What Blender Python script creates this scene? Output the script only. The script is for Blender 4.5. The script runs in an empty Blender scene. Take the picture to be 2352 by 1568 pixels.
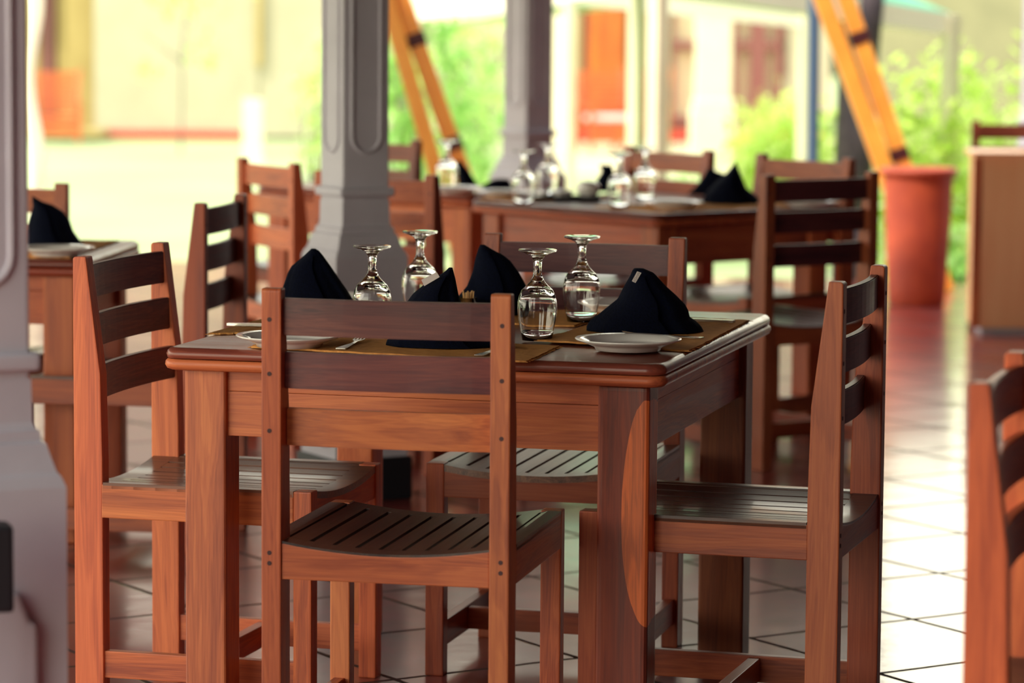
import bpy, bmesh, math, random
from mathutils import Vector, Matrix
R = math.radians
scn = bpy.context.scene
col = scn.collection
random.seed(7)

# ------------------------------------------------------------------ camera
FPX, YAW, PIT, ROLL = 7585.967, -0.26121, 0.100904, 0.0073028
CAM = Vector((1.80856, -6.5511, 1.41576))
fw = Vector((math.sin(YAW)*math.cos(PIT), math.cos(YAW)*math.cos(PIT), -math.sin(PIT)))
r0 = Vector((math.cos(YAW), -math.sin(YAW), 0)); u0 = r0.cross(fw)
rr = r0*math.cos(ROLL)+u0*math.sin(ROLL); uu = rr.cross(fw)
cd_ = bpy.data.cameras.new('camera'); cam = bpy.data.objects.new('camera', cd_); col.objects.link(cam)
cam.matrix_world = Matrix(((rr.x, uu.x, -fw.x, CAM.x), (rr.y, uu.y, -fw.y, CAM.y), (rr.z, uu.z, -fw.z, CAM.z), (0, 0, 0, 1)))
cd_.sensor_width = 36; cd_.lens = FPX/2352*36; cd_.clip_end = 400
cd_.dof.use_dof = True; cd_.dof.focus_distance = 6.45; cd_.dof.aperture_fstop = 3.5
scn.camera = cam
scn.view_settings.view_transform = 'Standard'; scn.view_settings.look = 'None'
scn.view_settings.gamma = 1; scn.view_settings.exposure = 1.14
scn.cycles.use_denoising = True
scn.cycles.sample_clamp_indirect = 6

def at(px, py, z=None, Z=None):
    d = fw + rr*((px-1176)/FPX) - uu*((py-784)/FPX)
    k = (z-CAM.z)/d.z if z is not None else Z
    return CAM + d*k

# ------------------------------------------------------------------ sky and sun
w = bpy.data.worlds.new('sky'); scn.world = w; w.use_nodes = True
nt = w.node_tree; bg = nt.nodes['Background']
tc = nt.nodes.new('ShaderNodeTexCoord'); sx = nt.nodes.new('ShaderNodeSeparateXYZ'); rp = nt.nodes.new('ShaderNodeValToRGB')
nt.links.new(tc.outputs['Generated'], sx.inputs[0]); nt.links.new(sx.outputs['Z'], rp.inputs[0]); nt.links.new(rp.outputs[0], bg.inputs[0])
rp.color_ramp.elements[0].position = 0.12; rp.color_ramp.elements[0].color = (1.0, .94, .71, 1)
rp.color_ramp.elements[1].position = 0.55; rp.color_ramp.elements[1].color = (.60, .62, .62, 1)
bg.inputs[1].default_value = 2.1
sd = bpy.data.lights.new('sun', 'SUN'); so = bpy.data.objects.new('sun', sd); col.objects.link(so)
sd.energy = 1.8; sd.angle = R(2); sd.color = (1, .93, .76)
so.rotation_euler = Vector((-.6*math.cos(R(50)), -.8*math.cos(R(50)), math.sin(R(50)))).to_track_quat('Z', 'Y').to_euler()

# ------------------------------------------------------------------ materials
def lin(c):
    return tuple((v/255/12.92 if v/255 <= .04045 else ((v/255+.055)/1.055)**2.4) for v in c)
def base_mat(name, rgb, rough=.5, metallic=0, spec=.5, coat=0):
    m = bpy.data.materials.new(name); m.use_nodes = True
    b = m.node_tree.nodes['Principled BSDF']
    b.inputs['Base Color'].default_value = (*lin(rgb), 1); b.inputs['Roughness'].default_value = rough
    b.inputs['Metallic'].default_value = metallic; b.inputs['Specular IOR Level'].default_value = spec
    b.inputs['Coat Weight'].default_value = coat; b.inputs['Coat Roughness'].default_value = .1
    return m, m.node_tree, b
def noisy(name, a, b_, scale=8, rough=.6, bump=.1, detail=5, coat=0, spec=.5, stretch=(1, 1, 1)):
    m, t, b = base_mat(name, a, rough, coat=coat, spec=spec)
    tcn = t.nodes.new('ShaderNodeTexCoord'); mp = t.nodes.new('ShaderNodeMapping'); n = t.nodes.new('ShaderNodeTexNoise'); r = t.nodes.new('ShaderNodeValToRGB')
    mp.inputs['Scale'].default_value = stretch
    n.inputs['Scale'].default_value = scale; n.inputs['Detail'].default_value = detail
    t.links.new(tcn.outputs['Object'], mp.inputs[0]); t.links.new(mp.outputs[0], n.inputs['Vector']); t.links.new(n.outputs['Fac'], r.inputs[0])
    r.color_ramp.elements[0].position = .3; r.color_ramp.elements[0].color = (*lin(b_), 1)
    r.color_ramp.elements[1].position = .7; r.color_ramp.elements[1].color = (*lin(a), 1)
    t.links.new(r.outputs[0], b.inputs['Base Color'])
    if bump:
        bp = t.nodes.new('ShaderNodeBump'); bp.inputs['Strength'].default_value = bump; bp.inputs['Distance'].default_value = .01
        t.links.new(n.outputs['Fac'], bp.inputs['Height']); t.links.new(bp.outputs[0], b.inputs['Normal'])
    return m
def wood(name, light, mid, dark, axis, rough=.42, coat=.04, lens=None, spec=.35):
    m, t, b = base_mat(name, mid, rough, coat=coat, spec=spec)
    N, L = t.nodes.new, t.links.new
    tcn = N('ShaderNodeTexCoord'); oi = N('ShaderNodeObjectInfo'); mul = N('ShaderNodeVectorMath'); mul.operation = 'MULTIPLY_ADD'
    cx = N('ShaderNodeCombineXYZ')
    for i in range(3): L(oi.outputs['Random'], cx.inputs[i])
    mul.inputs[1].default_value = (5.3, 7.1, 9.7)
    L(cx.outputs[0], mul.inputs[0]); L(tcn.outputs['Object'], mul.inputs[2])
    s = [14.0]*3; s[axis] = 1.1
    mp = N('ShaderNodeMapping'); mp.inputs['Scale'].default_value = s; L(mul.outputs[0], mp.inputs[0])
    n1 = N('ShaderNodeTexNoise'); n1.inputs['Scale'].default_value = 1.1; n1.inputs['Detail'].default_value = 5; n1.inputs['Distortion'].default_value = 1.3; L(mp.outputs[0], n1.inputs['Vector'])
    s2 = [260.0]*3; s2[axis] = 7
    mp2 = N('ShaderNodeMapping'); mp2.inputs['Scale'].default_value = s2; L(mul.outputs[0], mp2.inputs[0])
    n2 = N('ShaderNodeTexNoise'); n2.inputs['Scale'].default_value = 1; n2.inputs['Detail'].default_value = 3; L(mp2.outputs[0], n2.inputs['Vector'])
    r = N('ShaderNodeValToRGB'); e = r.color_ramp.elements
    e[0].position = .24; e[0].color = (*lin(dark), 1); e[1].position = .76; e[1].color = (*lin(light), 1)
    k = e.new(.5); k.color = (*lin(mid), 1)
    # rings: bands driven by the noise
    w1 = N('ShaderNodeMath'); w1.operation = 'MULTIPLY'; w1.inputs[1].default_value = 62; L(n1.outputs['Fac'], w1.inputs[0])
    w2 = N('ShaderNodeMath'); w2.operation = 'SINE'; L(w1.outputs[0], w2.inputs[0])
    w3 = N('ShaderNodeMath'); w3.operation = 'MULTIPLY_ADD'; w3.inputs[1].default_value = .05; L(w2.outputs[0], w3.inputs[0]); L(n1.outputs['Fac'], w3.inputs[2])
    w4 = N('ShaderNodeMath'); w4.operation = 'MULTIPLY_ADD'; w4.inputs[1].default_value = .36; L(n2.outputs['Fac'], w4.inputs[0]); L(w3.outputs[0], w4.inputs[2])
    w5 = N('ShaderNodeMath'); w5.operation = 'SUBTRACT'; w5.inputs[1].default_value = .18; L(w4.outputs[0], w5.inputs[0]); L(w5.outputs[0], r.inputs[0])
    mx = N('ShaderNodeMix'); mx.data_type = 'RGBA'; mx.blend_type = 'MULTIPLY'; mx.inputs[0].default_value = 1
    L(r.outputs[0], mx.inputs[6]); L(oi.outputs['Color'], mx.inputs[7])
    out = mx.outputs[2]
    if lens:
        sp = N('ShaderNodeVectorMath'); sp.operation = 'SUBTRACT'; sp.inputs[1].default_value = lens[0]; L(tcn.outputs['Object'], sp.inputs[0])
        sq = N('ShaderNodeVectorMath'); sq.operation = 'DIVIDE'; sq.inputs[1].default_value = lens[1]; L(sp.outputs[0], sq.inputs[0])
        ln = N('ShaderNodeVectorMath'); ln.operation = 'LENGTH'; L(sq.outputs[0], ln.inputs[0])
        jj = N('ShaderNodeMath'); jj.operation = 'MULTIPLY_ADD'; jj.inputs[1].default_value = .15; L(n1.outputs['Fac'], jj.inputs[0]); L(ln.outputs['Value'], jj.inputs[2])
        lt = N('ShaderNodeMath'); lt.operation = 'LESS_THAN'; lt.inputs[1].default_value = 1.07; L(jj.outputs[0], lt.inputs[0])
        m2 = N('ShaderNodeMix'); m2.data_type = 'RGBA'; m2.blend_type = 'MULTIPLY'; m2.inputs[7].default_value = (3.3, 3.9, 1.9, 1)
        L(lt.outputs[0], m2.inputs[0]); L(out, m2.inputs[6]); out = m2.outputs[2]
    L(out, b.inputs['Base Color'])
    bp = N('ShaderNodeBump'); bp.inputs['Strength'].default_value = .12; bp.inputs['Distance'].default_value = .002
    L(n2.outputs['Fac'], bp.inputs['Height']); L(bp.outputs[0], b.inputs['Normal'])
    rg = N('ShaderNodeMath'); rg.operation = 'MULTIPLY_ADD'; rg.inputs[1].default_value = .25; rg.inputs[2].default_value = rough-.12
    L(n1.outputs['Fac'], rg.inputs[0]); L(rg.outputs[0], b.inputs['Roughness'])
    return m
W3 = [wood('teak_%s' % 'xyz'[i], (222, 128, 78), (196, 104, 66), (150, 72, 52), i) for i in range(3)]
D3 = [wood('stained_and_shaded_teak_%s' % 'xyz'[i], (140, 78, 70), (110, 58, 60), (76, 40, 50), i) for i in range(3)]  # dark stain on the front chair; painted shade on the side chairs' slats
SEATW = wood('worn_seat_teak', (128, 92, 74), (98, 70, 62), (64, 46, 46), 1, rough=.36, coat=.2)
TOPW = wood('tabletop_teak', (158, 82, 58), (132, 64, 50), (98, 46, 44), 0, rough=.32, coat=.22)
LENSW = wood('leg_teak_with_pale_heart', (170, 84, 56), (140, 64, 48), (100, 46, 40), 2)
PEG, _, _ = base_mat('dark_peg', (70, 36, 38), .6)

NAPKIN = noisy('black_cloth', (4, 10, 34), (2, 6, 22), 220, .95, .25, spec=.15)
WHITE, _, _ = base_mat('white_china', (252, 248, 244), .15, coat=.4)
STEEL, _, _ = base_mat('steel', (205, 200, 195), .18, metallic=1)
MAT = noisy('ochre_weave', (232, 168, 96), (186, 124, 68), 60, .9, .3, stretch=(1, 6, 1), spec=.2)
def weave():
    t = MAT.node_tree; b = t.nodes['Principled BSDF']
    tcn = t.nodes.new('ShaderNodeTexCoord'); wv = t.nodes.new('ShaderNodeTexWave'); wv.inputs['Scale'].default_value = 38; wv.bands_direction = 'Y'; wv.inputs['Distortion'].default_value = 1.5
    t.links.new(tcn.outputs['Object'], wv.inputs['Vector'])
    bp = t.nodes.new('ShaderNodeBump'); bp.inputs['Strength'].default_value = .9; bp.inputs['Distance'].default_value = .003
    t.links.new(wv.outputs['Fac'], bp.inputs['Height']); t.links.new(bp.outputs[0], b.inputs['Normal'])
weave()
GLASS, _, gb = base_mat('clear_glass', (255, 255, 255), 0.0, spec=.5)
gb.inputs['Transmission Weight'].default_value = 1; gb.inputs['IOR'].default_value = 1.47
TAGM, _, _ = base_mat('label_ribbon', (225, 215, 212), .8)
INK, _, _ = base_mat('grey_ink', (120, 105, 105), .8)
GREY = noisy('grey_painted_plaster', (200, 196, 208), (184, 180, 192), 5, .65, .05)
BLACKP, _, _ = base_mat('black_paint', (14, 16, 26), .6)
PICK, _, _ = base_mat('pale_toothpick_wood', (214, 168, 110), .6)
TERRA = noisy('terracotta', (196, 84, 52), (160, 60, 44), 6, .6, .05)
LAMIN = noisy('pale_orange_wood_veneer', (255, 200, 152), (250, 184, 136), 3, .45, .02, stretch=(6, 6, .6))
CREAM = noisy('cream_render', (175, 170, 144), (165, 160, 134), 2, .8, .02)
YELLOW = noisy('yellow_render', (170, 152, 96), (158, 139, 84), 2, .8, .02)
OLIVE = noisy('olive_beige_render', (156, 150, 116), (138, 134, 104), 2, .8, .02)
BRIGHTW = noisy('white_painted_wood', (232, 224, 192), (222, 214, 182), 4, .6, .02)
REDP, _, _ = base_mat('red_skirting_paint', (186, 58, 40), .7)
DOORM = noisy('orange_varnished_door', (206, 124, 44), (188, 96, 36), 3, .4, .02, stretch=(8, 8, .8))
BROWNF, _, _ = base_mat('red_brown_window_wood', (118, 70, 64), .5)
PANE, _, pb = base_mat('window_glass', (214, 196, 158), .35)
PATIO = noisy('orange_patio_wood', (196, 96, 42), (168, 76, 36), 4, .5, .02)
VARN = noisy('yellow_orange_varnished_timber', (255, 178, 74), (244, 150, 62), 4, .35, .02, coat=.3)
DBRK, _, _ = base_mat('dark_red_bracket', (70, 22, 26), .5)
BARK = noisy('purple_grey_bark', (92, 80, 84), (52, 44, 54), 14, .9, .6, stretch=(1, 1, .4))
BLUEG, _, _ = base_mat('blue_grey_pole_paint', (66, 88, 120), .4)
TEAL, _, tb_ = base_mat('green_canopy_cloth', (120, 204, 160), .8)
tb_.inputs['Transmission Weight'].default_value = 0
CLOTHW, _, _ = base_mat('cream_drape_cloth', (246, 240, 214), .9)
CUSH, _, _ = base_mat('pale_pink_cushion_cloth', (232, 196, 190), .9)

def leafmat(name, a, b_):
    m, t, b = base_mat(name, a, .5)
    oi = t.nodes.new('ShaderNodeTexCoord'); n = t.nodes.new('ShaderNodeTexNoise'); n.inputs['Scale'].default_value = 5; n.inputs['Detail'].default_value = 3
    r = t.nodes.new('ShaderNodeValToRGB'); r.color_ramp.elements[0].position = .35; r.color_ramp.elements[1].position = .65
    r.color_ramp.elements[0].color = (*lin(b_), 1); r.color_ramp.elements[1].color = (*lin(a), 1)
    t.links.new(oi.outputs['Object'], n.inputs['Vector']); t.links.new(n.outputs['Fac'], r.inputs[0]); t.links.new(r.outputs[0], b.inputs['Base Color'])
    tr = t.nodes.new('ShaderNodeBsdfTranslucent'); mx = t.nodes.new('ShaderNodeMixShader'); mx.inputs[0].default_value = .45
    t.links.new(r.outputs[0], tr.inputs[0]); t.links.new(b.outputs[0], mx.inputs[1]); t.links.new(tr.outputs[0], mx.inputs[2])
    t.links.new(mx.outputs[0], t.nodes['Material Output'].inputs[0])
    return m
LEAF = leafmat('yellow_green_leaves', (226, 240, 140), (176, 214, 70))
LEAF2 = leafmat('green_leaves', (206, 232, 150), (140, 200, 96))
LEAFP = leafmat('pale_green_leaves', (226, 240, 170), (190, 222, 130))

def tilemat():
    m, t, b = base_mat('glazed_terracotta_tiles', (110, 54, 50), .2, coat=.7)
    N, L = t.nodes.new, t.links.new
    b.inputs['Coat IOR'].default_value = 1.6; b.inputs['Coat Roughness'].default_value = .13
    tcn = N('ShaderNodeTexCoord'); mp = N('ShaderNodeMapping'); mp.inputs['Rotation'].default_value = (0, 0, R(-47))
    o = Matrix.Rotation(R(-47), 2) @ Vector((.724, 1.711))
    mp.inputs['Location'].default_value = (-o.x + .4635*20, -o.y + .4635*20, 0)
    L(tcn.outputs['Object'], mp.inputs[0])
    nz = N('ShaderNodeTexNoise'); nz.inputs['Scale'].default_value = 3.5; nz.inputs['Detail'].default_value = 4; L(tcn.outputs['Object'], nz.inputs['Vector'])
    wob = N('ShaderNodeVectorMath'); wob.operation = 'MULTIPLY_ADD'; wob.inputs[1].default_value = (.014, .014, 0); L(nz.outputs['Color'], wob.inputs[0]); L(mp.outputs[0], wob.inputs[2])
    br = N('ShaderNodeTexBrick'); br.offset = 0; br.inputs['Scale'].default_value = 1
    br.inputs['Brick Width'].default_value = .4635; br.inputs['Row Height'].default_value = .4635; br.inputs['Mortar Size'].default_value = .008; br.inputs['Mortar Smooth'].default_value = .35
    br.inputs['Color1'].default_value = (*lin((168, 74, 68)), 1); br.inputs['Color2'].default_value = (*lin((146, 64, 60)), 1); br.inputs['Mortar'].default_value = (*lin((112, 96, 92)), 1)
    L(wob.outputs[0], br.inputs['Vector'])
    mx = N('ShaderNodeMix'); mx.data_type = 'RGBA'; mx.blend_type = 'MULTIPLY'; mx.inputs[0].default_value = .5
    n2 = N('ShaderNodeTexNoise'); n2.inputs['Scale'].default_value = 9; n2.inputs['Detail'].default_value = 6; L(tcn.outputs['Object'], n2.inputs['Vector'])
    L(br.outputs['Color'], mx.inputs[6]); L(n2.outputs['Color'], mx.inputs[7]); L(mx.outputs[2], b.inputs['Base Color'])
    inv = N('ShaderNodeMath'); inv.operation = 'SUBTRACT'; inv.inputs[0].default_value = 1; L(br.outputs['Fac'], inv.inputs[1]); cwt = N('ShaderNodeMath'); cwt.operation = 'MULTIPLY'; cwt.inputs[1].default_value = .78; L(inv.outputs[0], cwt.inputs[0]); L(cwt.outputs[0], b.inputs['Coat Weight'])
    rg = N('ShaderNodeMath'); rg.operation = 'MULTIPLY_ADD'; rg.inputs[1].default_value = .6; rg.inputs[2].default_value = .28; L(br.outputs['Fac'], rg.inputs[0]); L(rg.outputs[0], b.inputs['Roughness'])
    sp = N('ShaderNodeMath'); sp.operation = 'MULTIPLY'; sp.inputs[1].default_value = .06; L(inv.outputs[0], sp.inputs[0]); L(sp.outputs[0], b.inputs['Specular IOR Level'])
    hh = N('ShaderNodeMath'); hh.operation = 'MULTIPLY_ADD'; hh.inputs[1].default_value = .12; L(n2.outputs['Fac'], hh.inputs[0]); L(inv.outputs[0], hh.inputs[2])
    h2 = N('ShaderNodeMath'); h2.operation = 'MULTIPLY_ADD'; h2.inputs[1].default_value = .5; L(nz.outputs['Fac'], h2.inputs[0]); L(hh.outputs[0], h2.inputs[2])
    bp = N('ShaderNodeBump'); bp.inputs['Strength'].default_value = .5; bp.inputs['Distance'].default_value = .007; L(h2.outputs[0], bp.inputs['Height'])
    L(bp.outputs[0], b.inputs['Normal']); L(bp.outputs[0], b.inputs['Coat Normal'])
    return m
TILE = tilemat()
LAWN = noisy('sunlit_lawn', (165, 174, 132), (147, 164, 117), .35, .9, .1, spec=.1)
PAVE = noisy('pale_garden_paving', (190, 182, 146), (178, 170, 134), .5, .85, .02)
ROOFM = noisy('dark_roof_boards', (84, 56, 46), (64, 42, 38), 3, .8, .05)
ROOFT = noisy('dark_clay_roof_tiles', (92, 50, 44), (60, 36, 36), 4, .9, .2)
WALLR = noisy('dim_purple_wall', (66, 44, 56), (56, 38, 50), 2, .9, .02)

# ------------------------------------------------------------------ helpers
def link(name, me, mats, parent=None, smooth=False):
    if not isinstance(mats, (list, tuple)): mats = [mats]
    for m in mats: me.materials.append(m)
    if smooth:
        for p in me.polygons: p.use_smooth = True
    o = bpy.data.objects.new(name, me); col.objects.link(o)
    if parent: o.parent = parent
    return o
def obj(name, bm, mats, parent=None, smooth=False):
    bmesh.ops.recalc_face_normals(bm, faces=bm.faces)
    me = bpy.data.meshes.new(name); bm.to_mesh(me); bm.free()
    return link(name, me, mats, parent, smooth)
def tag(o, label=None, cat=None, group=None, kind=None):
    for k, v in (('label', label), ('category', cat), ('group', group), ('kind', kind)):
        if v: o[k] = v
    return o
def thing(name, label, cat, loc=(0, 0, 0), rz=0, group=None):
    o = bpy.data.objects.new(name, None); col.objects.link(o); o.empty_display_size = .1
    o.location = loc; o.rotation_euler = (0, 0, rz)
    return tag(o, label, cat, group)
def merge(dst, src, mi=0):
    vm = {v: dst.verts.new(v.co) for v in src.verts}
    for f in src.faces:
        try:
            nf = dst.faces.new([vm[v] for v in f.verts]); nf.material_index = mi
        except ValueError: pass
    src.free()
def box(bm, lo, hi, bev=.003, seg=2, mi=0):
    t = bmesh.new(); bmesh.ops.create_cube(t, size=1)
    for v in t.verts:
        v.co = Vector([lo[i] if v.co[i] < 0 else hi[i] for i in range(3)])
    if bev: bmesh.ops.bevel(t, geom=list(t.edges), offset=bev, segments=seg, profile=.6, affect='EDGES')
    merge(bm, t, mi)
def prism(bm, pts, axis, a, b, bev=.003, mi=0):
    """outline pts (2D, in the two other axes in order) extruded from a to b along axis"""
    t = bmesh.new()
    def mk(p, h):
        c = [0, 0, 0]; k = [i for i in range(3) if i != axis]; c[k[0]], c[k[1]] = p; c[axis] = h; return t.verts.new(c)
    A = [mk(p, a) for p in pts]; B = [mk(p, b) for p in pts]; n = len(pts)
    t.faces.new(A); t.faces.new(B[::-1])
    for i in range(n): t.faces.new([A[i], A[(i+1) % n], B[(i+1) % n], B[i]])
    bmesh.ops.recalc_face_normals(t, faces=t.faces)
    if bev:
        es = [e for e in t.edges if len(e.link_faces) == 2 and e.calc_face_angle() > .35]
        bmesh.ops.bevel(t, geom=es, offset=bev, segments=2, profile=.6, affect='EDGES')
    merge(bm, t, mi)
def lathe(bm, prof, n=40, c=(0, 0, 0), mi=0):
    t = bmesh.new(); rings = []
    for r_, z in prof:
        if r_ < 1e-5: rings.append([t.verts.new((c[0], c[1], c[2]+z))])
        else: rings.append([t.verts.new((c[0]+r_*math.cos(2*math.pi*i/n), c[1]+r_*math.sin(2*math.pi*i/n), c[2]+z)) for i in range(n)])
    for A, B in zip(rings, rings[1:]):
        for i in range(n):
            a, b, c2, d = A[i % len(A)], A[(i+1) % len(A)], B[(i+1) % len(B)], B[i % len(B)]
            vs = []
            for v in (a, b, c2, d):
                if v not in vs: vs.append(v)
            if len(vs) > 2: t.faces.new(vs)
    merge(bm, t, mi)
def beam(bm, p0, p1, wd, th, side=(1, 0, 0), bev=.004, mi=0):
    p0, p1 = Vector(p0), Vector(p1); d = (p1-p0); L = d.length; d.normalize()
    s = Vector(side); s = (s-d*s.dot(d)).normalized(); q = d.cross(s)
    t = bmesh.new(); box(t, (-wd/2, -th/2, 0), (wd/2, th/2, L), bev)
    M = Matrix((s, q, d)).transposed()
    for v in t.verts: v.co = M @ v.co + p0
    merge(bm, t, mi)
def tube(bm, p0, p1, r1, r2=None, n=16, mi=0):
    p0, p1 = Vector(p0), Vector(p1); t = bmesh.new(); r2 = r1 if r2 is None else r2
    d = (p1-p0); q = d.to_track_quat('Z', 'Y')
    lathe(t, [(0, 0), (r1, 0), (r2, d.length), (0, d.length)], n)
    for v in t.verts: v.co = q @ v.co + p0
    merge(bm, t, mi)
def copy_tree(o, parent=None):
    c = o.copy(); col.objects.link(c); c.parent = parent
    for ch in list(o.children): copy_tree(ch, c)
    return c
def tint(o, c):
    o.color = (*c, 1)
    for ch in o.children: tint(ch, tuple(a*random.uniform(.9, 1.1) for a in c))

# ------------------------------------------------------------------ the setting
def struct(name, bm, m, smooth=False): return tag(obj(name, bm, m, None, smooth), kind='structure')
b = bmesh.new(); box(b, (-7, -10, -.12), (3.2, 10.6, 0), 0); struct('floor', b, TILE)
b = bmesh.new(); box(b, (-7, -4.2, 2.95), (3.2, 7.3, 3.05), 0); box(b, (.3, -9.2, 2.95), (3.2, -4.2, 3.05), 0); struct('ceiling', b, ROOFM)  # second slab is out of view, added to block sky at front right
b = bmesh.new(); box(b, (.3, -9.2, -.12), (3.2, -9.0, 3.05), 0); struct('unseen_wall_back', b, WALLR)  # out of view, added to block light from the front right
b = bmesh.new(); box(b, (3.2, -9.0, -.6), (3.4, 30, 6.5), 0); struct('unseen_wall_right', b, WALLR)  # out of view; made high and long to keep right-facing sides dark
b = bmesh.new(); box(b, (-120, -60, -.75), (120, 140, -.61), 0); tag(obj('lawn_ground', b, LAWN), kind='structure')
SCREENM = noisy('dark_green_screen', (52, 66, 40), (36, 48, 32), .3, .95, .3)
HY = -YAW            # the houses across the garden face the terrace
def fr(px, Z, z=0.0):
    """point on the vertical line seen at px, Z metres along the view"""
    d = Vector((math.sin(YAW), math.cos(YAW), 0)); s = Vector((math.cos(YAW), -math.sin(YAW), 0))
    q = Vector((CAM.x, CAM.y, 0)) + d*Z + s*((px-1176)/FPX*Z); q.z = z; return q
def lat(px, Z): return (px-1176)/FPX*Z
GZ = -.56
gframe = Matrix.Translation((CAM.x, CAM.y, 0)) @ Matrix.Rotation(HY, 4, 'Z')
def gobj(name, bm, m, parent=None, smooth=False):
    """mesh given in the garden frame: x sideways, y away from the terrace"""
    o = obj(name, bm, m, parent, smooth)
    if not parent: o.matrix_world = gframe
    return o
def gthing(name, label, cat, x, y, z=GZ, rz=0, group=None):
    p = gframe @ Vector((x, y, z)); return thing(name, label, cat, p, HY+rz, group)
def gbox(name, px0, px1, Z, dep, z0, z1, m, bev=.01):
    b = bmesh.new(); box(b, (lat(px0, Z), Z, z0), (lat(px1, Z), Z+dep, z1), bev); return gobj(name, b, m)
b = bmesh.new(); rnd = random.Random(11); pts = [(-150, -1)]
for i in range(40): pts.append((-150+i*4.02, 23+3*math.sin(i*.5)+rnd.uniform(-.8, .8)))
pts += [(8.5, 12), (10, 4), (11, -1)]
prism(b, pts, 1, 100, 112, 0); tag(gobj('unseen_reflection_screen', b, SCREENM), kind='structure')  # unseen dark ridge, added to darken the floor reflections
# paving strip between lawn and houses
b = bmesh.new(); box(b, (0, 40, GZ-.08), (12, 52, GZ-.03), 0); tag(gobj('path', b, PAVE), kind='structure')
b = bmesh.new(); box(b, (-12, 10.2, GZ-.02), (8, 12.5, GZ+.03), 0); 
b.free()
# house facades
h = gthing('house', 'cream house across the lawn with a red skirting line', 'house', 0, 0, 0)
def part(name, px0, px1, Z, dep, z0, z1, m, parent, bev=.01):
    b = bmesh.new(); box(b, (lat(px0, Z), Z, z0), (lat(px1, Z), Z+dep, z1), bev); return obj(name, b, m, parent)
def tall_unseen_roof(name, px0, px1, parent):
    b = bmesh.new(); x0, x1 = lat(px0, 50), lat(px1, 50)
    prism(b, [(50.0, 3.55), (50.0, 3.7), (56, 10.5), (63, 3.7), (63, 3.55)], 0, x0, x1, .02)  # out of view; pitched high and dark to darken the floor reflections
    return obj(name, b, ROOFT, parent)
part('wall', 215, 590, 50, .3, GZ, 3.6, CREAM, h)
part('wall', 590, 900, 50.05, .3, GZ, 3.6, CREAM, h)
part('wall', -300, 90, 51.5, .3, GZ, 3.6, YELLOW, h)
part('wall', 130, 215, 51.5, .3, GZ, 3.6, YELLOW, h)
part('pilaster', 150, 216, 50.6, .3, GZ, 3.6, YELLOW, h)
d = part('door_frame', 84, 132, 51.6, .2, GZ, 3.0, BROWNF, h); part('door_panel', 92, 124, 51.5, .1, GZ+.1, 2.9, BROWNF, d)
part('corner_strip', 584, 598, 49.9, .15, -.1+.6, 3.6, YELLOW, h)
part('skirting', 228, 552, 49.9, .1, GZ-.03, GZ+.075, REDP, h)
part('plinth', 40, 228, 49, 2.3, GZ, GZ+.1, YELLOW, h)
tall_unseen_roof('tall_unseen_roof', -320, 895, h)
h2 = gthing('house', 'yellow house across the garden with an orange door and brown windows', 'house', 0, 0, 0)
part('wall', 900, 1326, 51, .3, GZ, 3.6, CREAM, h2)
part('wall', 1290, 1328, 50.2, .3, GZ, 3.6, YELLOW, h2)
d = part('door_frame', 1326, 1440, 51, .25, GZ, 3.0, BROWNF, h2)
part('door_panel', 1346, 1432, 50.9, .15, GZ+.05, 2.8, DOORM, d)
part('wall', 1436, 1532, 50.8, .3, GZ, 3.6, YELLOW, h2)
part('wall', 1532, 1880, 50.9, .3, GZ, 1.42-269/151.7+.02, CREAM, h2)
part('wall', 1800, 1900, 50.8, .3, -.4, 3.6, CREAM, h2)
def window(x0, x1, z0, z1, bars):
    f = bmesh.new(); Z = 50.7
    t = .13
    for a, c in ((x0, x0+t), (x1-t, x1)): box(f, (a, Z, z0), (c, Z+.15, z1), .01)
    for a in (z0, z1-t, z0+(z1-z0)*.45): box(f, (x0, Z, a), (x1, Z+.14, a+t), .01)
    for bx_, bw in bars: box(f, (bx_-bw/2, Z-.01, z0), (bx_+bw/2, Z+.15, z1), .01)
    o = obj('window', f, BROWNF, h2)
    f = bmesh.new(); box(f, (x0, Z+.2, z0), (x1, Z+.22, z1), 0); obj('pane', f, PANE, o)
window(lat(1530, 50), lat(1668, 50), -.36, 2.2, [(lat(1620, 50), .1)])
window(lat(1676, 50), lat(1802, 50), -.36, 2.2, [(lat(1742, 50), .24)])
part('step', 1300, 1900, 49.6, 1.2, GZ, GZ+.12, REDP, h2)
tall_unseen_roof('tall_unseen_roof', 905, 1960, h2)
part('post', 1262, 1290, 44, .2, GZ, 3.6, BRIGHTW, h2)
# bright square veranda columns
def vcol(px0, px1, Z, label):
    t = gthing('veranda_column', label, 'column', lat((px0+px1)/2, Z), Z)
    wd = (px1-px0)/FPX*Z/2
    b = bmesh.new(); box(b, (-wd, -wd, 0), (wd, wd, 4.1), .01); obj('shaft', b, BRIGHTW, t)
    b = bmesh.new(); box(b, (-wd*1.28, -wd*1.28, 0), (wd*1.28, wd*1.28, .95), .02); box(b, (-wd*1.15, -wd*1.15, .95), (wd*1.15, wd*1.15, 1.05), .02); obj('base', b, BRIGHTW, t)
vcol(1592, 1672, 34, 'broad bright white veranda column in front of the brown windows')
vcol(556, 600, 38, 'short bright white post on the lawn left of the grey pillar')
bpy.data.objects['veranda_column.001'].scale = (1, 1, .22)
# shaded wall far right
g = gbox('garden_wall', 1950, 2700, 40, .3, GZ, 3.4, OLIVE); tag(g, 'shaded olive beige garden wall behind the bushes on the right', 'wall')

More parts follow.
